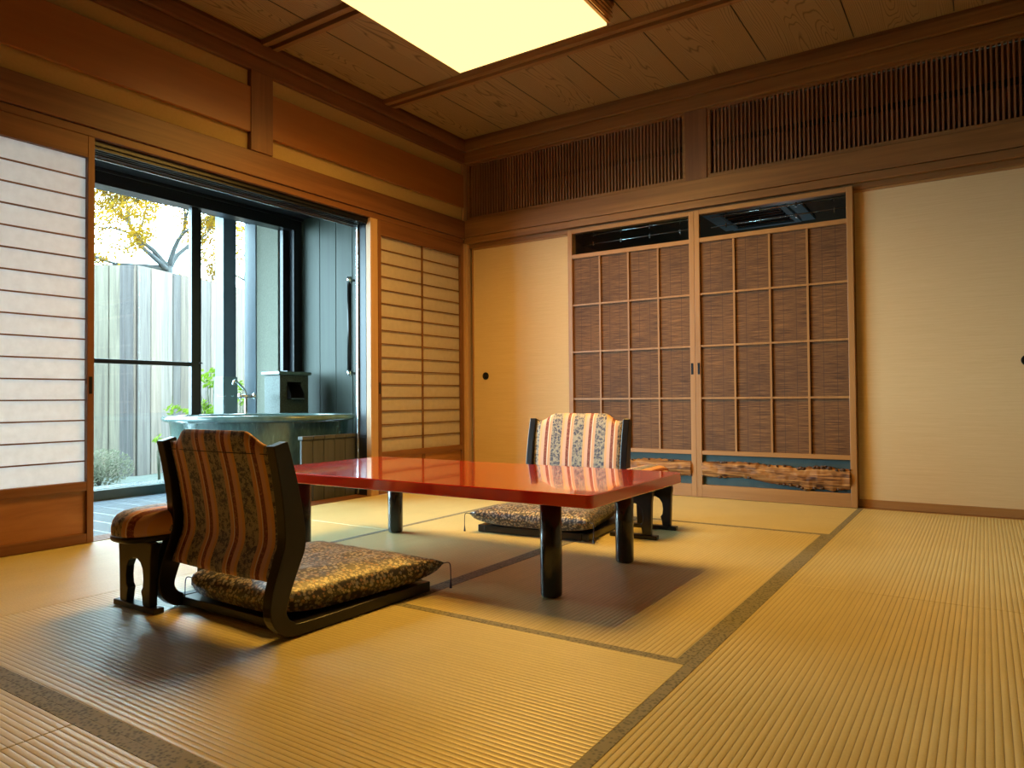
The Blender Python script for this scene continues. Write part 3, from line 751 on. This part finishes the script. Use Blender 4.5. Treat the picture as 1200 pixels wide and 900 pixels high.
# ============================================================ BATH DECK
S(MB().box(-1.47, -.14, -5.2, -.40, -.12, -.008).build('floor', 'darkboards'), 'base under the bath deck', 'floor')
m = MB(); y = -5.2
while y < -.41:
    m.box(-1.47, -.141, y, min(y+.144, -.40), -.02, .0); y += .147
S(m.build('floor', 'deck', bevel=.0015), 'blue grey boards of the bath deck', 'deck')
S(MB().box(-1.95, -.09, -5.2, -.36, 2.22, 2.30).build('ceiling', 'deckceiling'), 'dark ceiling over the bath deck', 'ceiling')
m = MB(); x = -1.60
wb = thing('wall_deck', (-.8, -.40, 0), 'dark vertical board wall beside the bathtub', 'wall', kind='structure')
while x < -.02:
    m.box(x, min(x+.191, -.02), -.43, -.405, 0, 2.22); x += .195
m.build('boards', 'darkboards', wb, bevel=.003)
MB().box(-1.60, -.02, -.405, -.38, 0, 2.22).build('backing', 'deckceiling', wb)
S(MB().box(-1.60, -.02, -5.3, -5.2, -.1, 2.22).build('wall_deck', 'darkboards'), 'board wall at the hidden end of the bath deck', 'wall')
gb = thing('grab_bar', (-.80, -.46, 1.25), 'tall dark vertical grab bar with chrome ends on the board wall', 'grab bar')
MB().tube([(-.80, -.485, .88), (-.80, -.485, 1.61)], .0185, 14).build('bar', 'blackwood', gb, smooth=True)
for z in (.865, 1.625):
    m = MB().tube([(-.80, -.485, z-.022), (-.80, -.485, z+.022)], .021, 14).tube([(-.80, -.485, z), (-.80, -.430, z)], .010, 12)
    m.build('bracket', 'silver', gb, smooth=True)

# ---- glazing towards the garden
win = thing('window_1', (-1.5, -2.7, 0), 'dark framed sliding glass doors between bath deck and garden', 'window', kind='structure')
f = MB().box(-1.56, -1.44, -5.2, -.43, 2.112, 2.22).box(-1.60, -1.42, -5.2, -.43, 2.196, 2.22)
f.build('head_frame', 'dark_metal', win, bevel=.002)
MB().box(-1.445, -1.41, -5.2, -.43, .0, .066).build('sill_board', 'postbase', win, bevel=.002)
m = MB()
for k in range(5): m.box(-1.475-.045*k, -1.452-.045*k, -5.2, -.43, .0, .068)
m.box(-1.70, -1.445, -5.2, -.43, 0, .058)
m.build('sill_track', 'silver', win)
for y0, y1, x0, x1 in ((-1.446, -1.392, -1.50, -1.46), (-1.385, -1.335, -1.55, -1.51), (-.572, -.515, -1.55, -1.51), (-2.46, -2.40, -1.50, -1.46), (-3.42, -3.36, -1.55, -1.51), (-4.4, -4.34, -1.50, -1.46)):
    MB().box(x0, x1, y0, y1, .068, 2.114).build('stile', 'dark_metal', win, bevel=.002)
MB().box(-1.56, -1.44, -.515, -.43, 0, 2.114).build('jamb', 'dark_metal', win, bevel=.002)
MB().box(-1.495, -1.465, -2.40, -1.446, .912, .942).build('middle_rail', 'dark_metal', win, bevel=.002)
for y0, y1, xx in ((-2.40, -1.446, -1.48), (-1.392, -.57, -1.53), (-3.36, -2.46, -1.48), (-4.34, -3.42, -1.53)):
    MB().box(xx-.003, xx+.003, y0, y1, .068, 2.112).build('glass_pane', 'glass', win)
MB().tube([(-1.505, -1.355, .94), (-1.49, -1.355, .94), (-1.488, -1.340, .94)], .006, 8).build('latch', 'dark_metal', win, smooth=True)

# ---- bathtub
TH = math.atan2(.552, .834)
TC = (-.865, -1.285, 0)
tub = thing('bathtub', TC, 'round green glazed stoneware bathtub on the bath deck', 'bathtub')
MB().lathe([(.50, .0), (.53, .03), (.575, .18), (.605, .36), (.622, .50), (.632, .512)], TC, 72, 1.0, .76, TH).build('body', 'tub', tub, smooth=True)
MB().lathe([(.600, .508), (.645, .506), (.668, .515), (.676, .530), (.668, .546), (.640, .553), (.605, .550), (.585, .540), (.580, .50), (.56, .30), (.50, .10), (.0001, .08)], TC, 72, 1.0, .76, TH).build('rim', 'rim', tub, smooth=True)
# ---- slatted step
bn = thing('slatted_step', (-.19, -1.24, 0), 'grey slatted wooden step in front of the bathtub', 'step')
m = MB(); y = -1.52
for k in range(6):
    y = -1.52+.093*k; m.box(-.165, -.148, y, y+.088, .0, .395)
m.build('front_slats', 'bench', bn, bevel=.003)
m = MB()
for k in range(6):
    y = -1.52+.093*k; m.box(-.185, -.140, y, y+.088, .397, .420)
m.build('top_slats', 'bench', bn, bevel=.003)
# ---- spout block
sp = thing('spout_block', (-1.28, -.70, 0), 'mottled green stone block with a square water outlet behind the bathtub', 'water spout')
def sb(): return MB()
m = sb().box(-1.40, -1.21, -.845, -.56, 0, .66).box(-1.40, -1.21, -.845, -.775, .66, .80).box(-1.40, -1.21, -.63, -.56, .66, .80).box(-1.40, -1.21, -.845, -.56, .80, .855).box(-1.40, -1.34, -.775, -.63, .66, .80)
m.build('stone_body', 'greenstone', sp)
MB().box(-1.42, -1.19, -.865, -.54, .856, .884).build('cap_stone', 'rim', sp, bevel=.006)
MB().box(-1.335, -1.34, -.775, -.63, .66, .80).build('outlet_back', 'darkhole', sp)
for y in (-.772, -.637):
    MB().prism([(-1.33, .664), (-1.165, .664), (-1.165, .70), (-1.215, .78), (-1.33, .795)], 'y', y-.004, y+.004).build('side_cheek', 'dark_metal', sp)
MB().box(-1.33, -1.16, -.77, -.64, .662, .668).build('lip', 'silver', sp)
MB().box(-1.33, -1.26, -.73, -.69, .884, .894).build('cap_plate', 'dark_metal', sp, bevel=.002)
# ---- faucet
fa = thing('faucet', (-1.385, -1.03, .0), 'chrome faucet with an upward swivel spout behind the bathtub', 'faucet')
MB().tube([(-1.385, -1.03, 0), (-1.385, -1.03, .70)], .012, 12).tube([(-1.385, -1.065, .685), (-1.385, -.975, .685)], .015, 12).build('pipe', 'silver', fa, smooth=True)
MB().tube(spline([(-1.385, -1.03, .70), (-1.385, -1.045, .735), (-1.385, -1.085, .775), (-1.385, -1.125, .805), (-1.385, -1.14, .80), (-1.385, -1.145, .775)], 4), .009, 10).build('spout', 'silver', fa, smooth=True)
for y in (-1.085, -.955): MB().tube([(-1.385, y-.012, .685), (-1.385, y+.012, .685)], .020, 10).tube([(-1.385, y, .66), (-1.385, y, .715)], .006, 8).build('handle', 'silver', fa, smooth=True)

# ============================================================ GARDEN
S(MB().box(-14, -1.72, -9, 9, -.16, -.10).build('ground', 'ground'), 'pale planted ground outside', 'ground')
sw = S(MB().box(-1.86, -1.575, -.575, -.36, -.10, 2.5).build('wall_outside', 'stucco'), 'rough pale stucco wall end outside the glass', 'wall')
S(MB().box(-2.02, -1.865, -.585, -.36, -.10, 2.5).build('trim_20', 'post', bevel=.003), 'blue grey corner board of the stucco wall', 'corner board')
po = thing('garden_post', (-2.05, -.74, -.1), 'blue grey square post standing outside the glass', 'post')
MB().box(-2.11, -1.99, -.815, -.690, -.10, 2.5).build('shaft', 'post', po, bevel=.004)
MB().box(-2.118, -1.982, -.823, -.682, -.10, .86).build('base_sleeve', 'postbase', po, bevel=.003)
S(MB().box(-2.3, -1.55, -5.2, -.3, 2.32, 2.42).build('trim_21', 'deckceiling'), 'dark eave over the garden glass', 'eave')

def fence(P, tops, label):
    r = thing('wooden_fence', (P[0][0], P[0][1], -.1), label, 'fence')
    m = MB(); tones = []; rr = random.Random(3); T = Vector(P[0]).to_2d(); i = 0
    for (a, b), (h0, h1) in zip(zip(P, P[1:]), tops):
        a, b = Vector(a), Vector(b); Ln = (b-a).length; d = (b-a)/Ln; s = 0
        nrm = Vector((d.y, -d.x))
        if nrm.dot(Vector((CAM.x, CAM.y))-a) < 0: nrm = -nrm
        while s < Ln:
            wd_ = rr.choice((.085, .11, .14, .17)); e = min(s+wd_, Ln); off = nrm*rr.uniform(0, .012); h = h0+(h1-h0)*(s/Ln)
            n0 = len(m.bm.faces)
            m.obox(a+d*s+off, a+d*(e-.004)+off, .022, -.1, h)
            g = rr.uniform(.62, 1.15); tn = rr.choice(((1, 1, .94), (.90, .95, 1.05), (1.02, .98, .98), (.95, 1.02, .95)))
            if rr.random() < .2: g = .55; tn = (.85, .93, 1.12)
            tones.append((len(m.bm.faces)-n0, (g*tn[0], g*tn[1], g*tn[2], 1))); s = e
    o = m.build('boards', 'fence', r, recalc=True)
    at = o.data.color_attributes.new('tone', 'FLOAT_COLOR', 'CORNER'); fi = 0
    for cnt, col in tones:
        for q in range(fi, fi+cnt):
            for li in o.data.polygons[q].loop_indices: at.data[li].color = col
        fi += cnt
    rl = MB()
    for (a, b), (h0, h1) in zip(zip(P, P[1:]), tops):
        a, b = Vector(a), Vector(b); d = (b-a).normalized(); nrm = Vector((d.y, -d.x))
        if nrm.dot(Vector((CAM.x, CAM.y))-a) > 0: nrm = -nrm
        for z in (.3, 1.5): rl.obox(a+nrm*.05, b+nrm*.05, .05, z, z+.08)
    rl.build('back_rails', 'bench', r)
    return r
fence([(-6.4, -2.55), (-3.66, -.655), (-4.35, 1.6), (-4.8, 3.4)], [(2.03, 2.03), (2.03, 2.03), (2.03, 2.0)], 'tall weathered grey board fence across the garden')

def leaves(m, c, rad, n, size, rr, flat=1.0, shell=.3):
    for _ in range(n):
        while True:
            p = Vector((rr.uniform(-1, 1), rr.uniform(-1, 1), rr.uniform(-1, 1)))
            if shell < p.length <= 1: break
        q = Vector(c)+Vector((p.x*rad[0], p.y*rad[1], p.z*rad[2]*flat))
        nrm = Vector((rr.gauss(0, 1), rr.gauss(0, 1), rr.gauss(0, 1))).normalized(); u = nrm.orthogonal().normalized(); v = nrm.cross(u); s = size*rr.uniform(.6, 1.3)
        vs = [m.bm.verts.new(q+a) for a in (u*s, v*s*.45+nrm*s*.1, -u*s, -v*s*.45+nrm*s*.1)]
        m.bm.faces.new(vs)
def branching(m, p, d, L, r, depth, rr, tips, spread=.6, seg=4):
    pts = [Vector(p)]; dd = Vector(d).normalized()
    for k in range(seg):
        dd = (dd+Vector((rr.gauss(0, .16), rr.gauss(0, .16), rr.gauss(0, .10)))).normalized(); pts.append(pts[-1]+dd*L/seg)
    rs = [r*(1-.45*i/seg) for i in range(seg+1)]
    m.tube(pts, rs, 7 if depth > 1 else 5)
    if depth <= 2: tips.extend(pts[1:])
    if depth == 0: return
    for k in range(3 if depth > 1 else 3):
        ax = Vector((rr.gauss(0, 1), rr.gauss(0, 1), rr.gauss(0, .6))).normalized()
        nd = (dd+ax*spread).normalized(); st = pts[-1-(k % 2)]
        branching(m, st, nd, L*rr.uniform(.62, .82), rs[-1-(k % 2)]*.75, depth-1, rr, tips, spread, seg)
def tree(loc, label, seed, zt, limbs, r0, nleaf, lsize, leafmat_, depth=3):
    rr = random.Random(seed)
    r = thing('garden_tree', loc, label, 'tree', 'trees behind the fence'); m = MB(); tips = []
    b = Vector(loc); top = Vector((b.x, b.y, zt))
    m.tube(spline([b, b+Vector((.03, .04, zt*.5)), top], 5), [r0*(1-.04*k) for k in range(11)], 9)
    for d, L in limbs: branching(m, top-Vector((0, 0, .1*rr.random())), d, L, r0*.55, depth, rr, tips, .75)
    m.build('trunk', 'bark', r, smooth=True)
    f = MB()
    for t in tips:
        if rr.random() < .8: leaves(f, t+Vector((0, 0, .03)), (.16, .18, .09), nleaf, lsize, rr, 1, 0)
    f.build('foliage', leafmat_, r, recalc=False); return r
tree((-5.5, .78, -.1), 'yellow leaved autumn tree spreading above the left part of the fence', 11, 2.45,
     [((0, -1, .12), .62), ((.1, -.8, .55), .62), ((0, -.25, 1), .55), ((-.2, .55, .9), .5), ((.2, -1, .9), .6)], .075, 34, .022, 'leaf_yellow')
tree((-6.6, 2.9, -.1), 'yellow leaved autumn tree above the fence beside the post', 5, 2.35,
     [((0, -1, .15), .55), ((0, -.6, .8), .5), ((0, .7, .6), .5)], .07, 34, .022, 'leaf_yellow')
# neighbouring house roof glimpsed over the fence
h = thing('neighbour_house', (-10.0, 4.4, -.1), 'grey tiled roof of a small house glimpsed over the fence', 'house')
MB().box(-11.2, -8.8, 3.4, 5.4, -.1, 2.35).build('walls', 'plaster', h)
MB().prism([(3.1, 2.3), (5.7, 2.3), (4.4, 3.0)], 'x', -11.5, -8.5).build('roof', 'rooftile', h)

def shrub(loc, rad, n, size, mat, label, stems=8, hgt=.4, seed=1):
    rr = random.Random(seed); r = thing('garden_shrub', loc, label, 'shrub'); s = MB()
    for k in range(stems):
        a = rr.uniform(0, 2*PI); e = Vector((math.cos(a)*rad[0]*.7*rr.random(), math.sin(a)*rad[1]*.7*rr.random(), hgt*rr.uniform(.7, 1.2)))
        s.tube([Vector(loc), Vector(loc)+e*.5+Vector((0, 0, .02)), Vector(loc)+e], [.007, .005, .003], 5)
    s.build('stems', 'leaf_pale', r, smooth=True)
    m = MB(); leaves(m, Vector(loc)+Vector((0, 0, hgt)), rad, n, size, rr, 1, .0); m.build('foliage', mat, r, recalc=False); return r
shrub((-3.05, -1.32, -.1), (.22, .30, .17), 2200, .014, 'leaf_pale', 'pale twiggy shrub at the foot of the fence on the left', 14, .17, 2)
shrub((-2.64, -.50, -.1), (.10, .11, .10), 90, .032, 'leaf_green', 'upper bright green leafy plant left of the garden post', 6, .97, 6)
shrub((-2.36, -.80, -.1), (.09, .15, .09), 100, .030, 'leaf_green', 'bright green leafy plant just behind the bathtub rim, left of the garden post', 7, .68, 4)
shrub((-2.22, -.47, -.1), (.05, .05, .12), 50, .026, 'leaf_green', 'bright green sprig between garden post and stucco wall', 4, .82, 8)
shrub((-2.40, -1.15, -.1), (.05, .04, .05), 26, .024, 'leaf_green', 'small bright green tuft left of the bathtub', 4, .42, 9)
shrub((-2.64, -.88, -.1), (.06, .08, .05), 40, .026, 'leaf_green', 'low green plant peeping over the left end of the tub rim', 4, .68, 10)
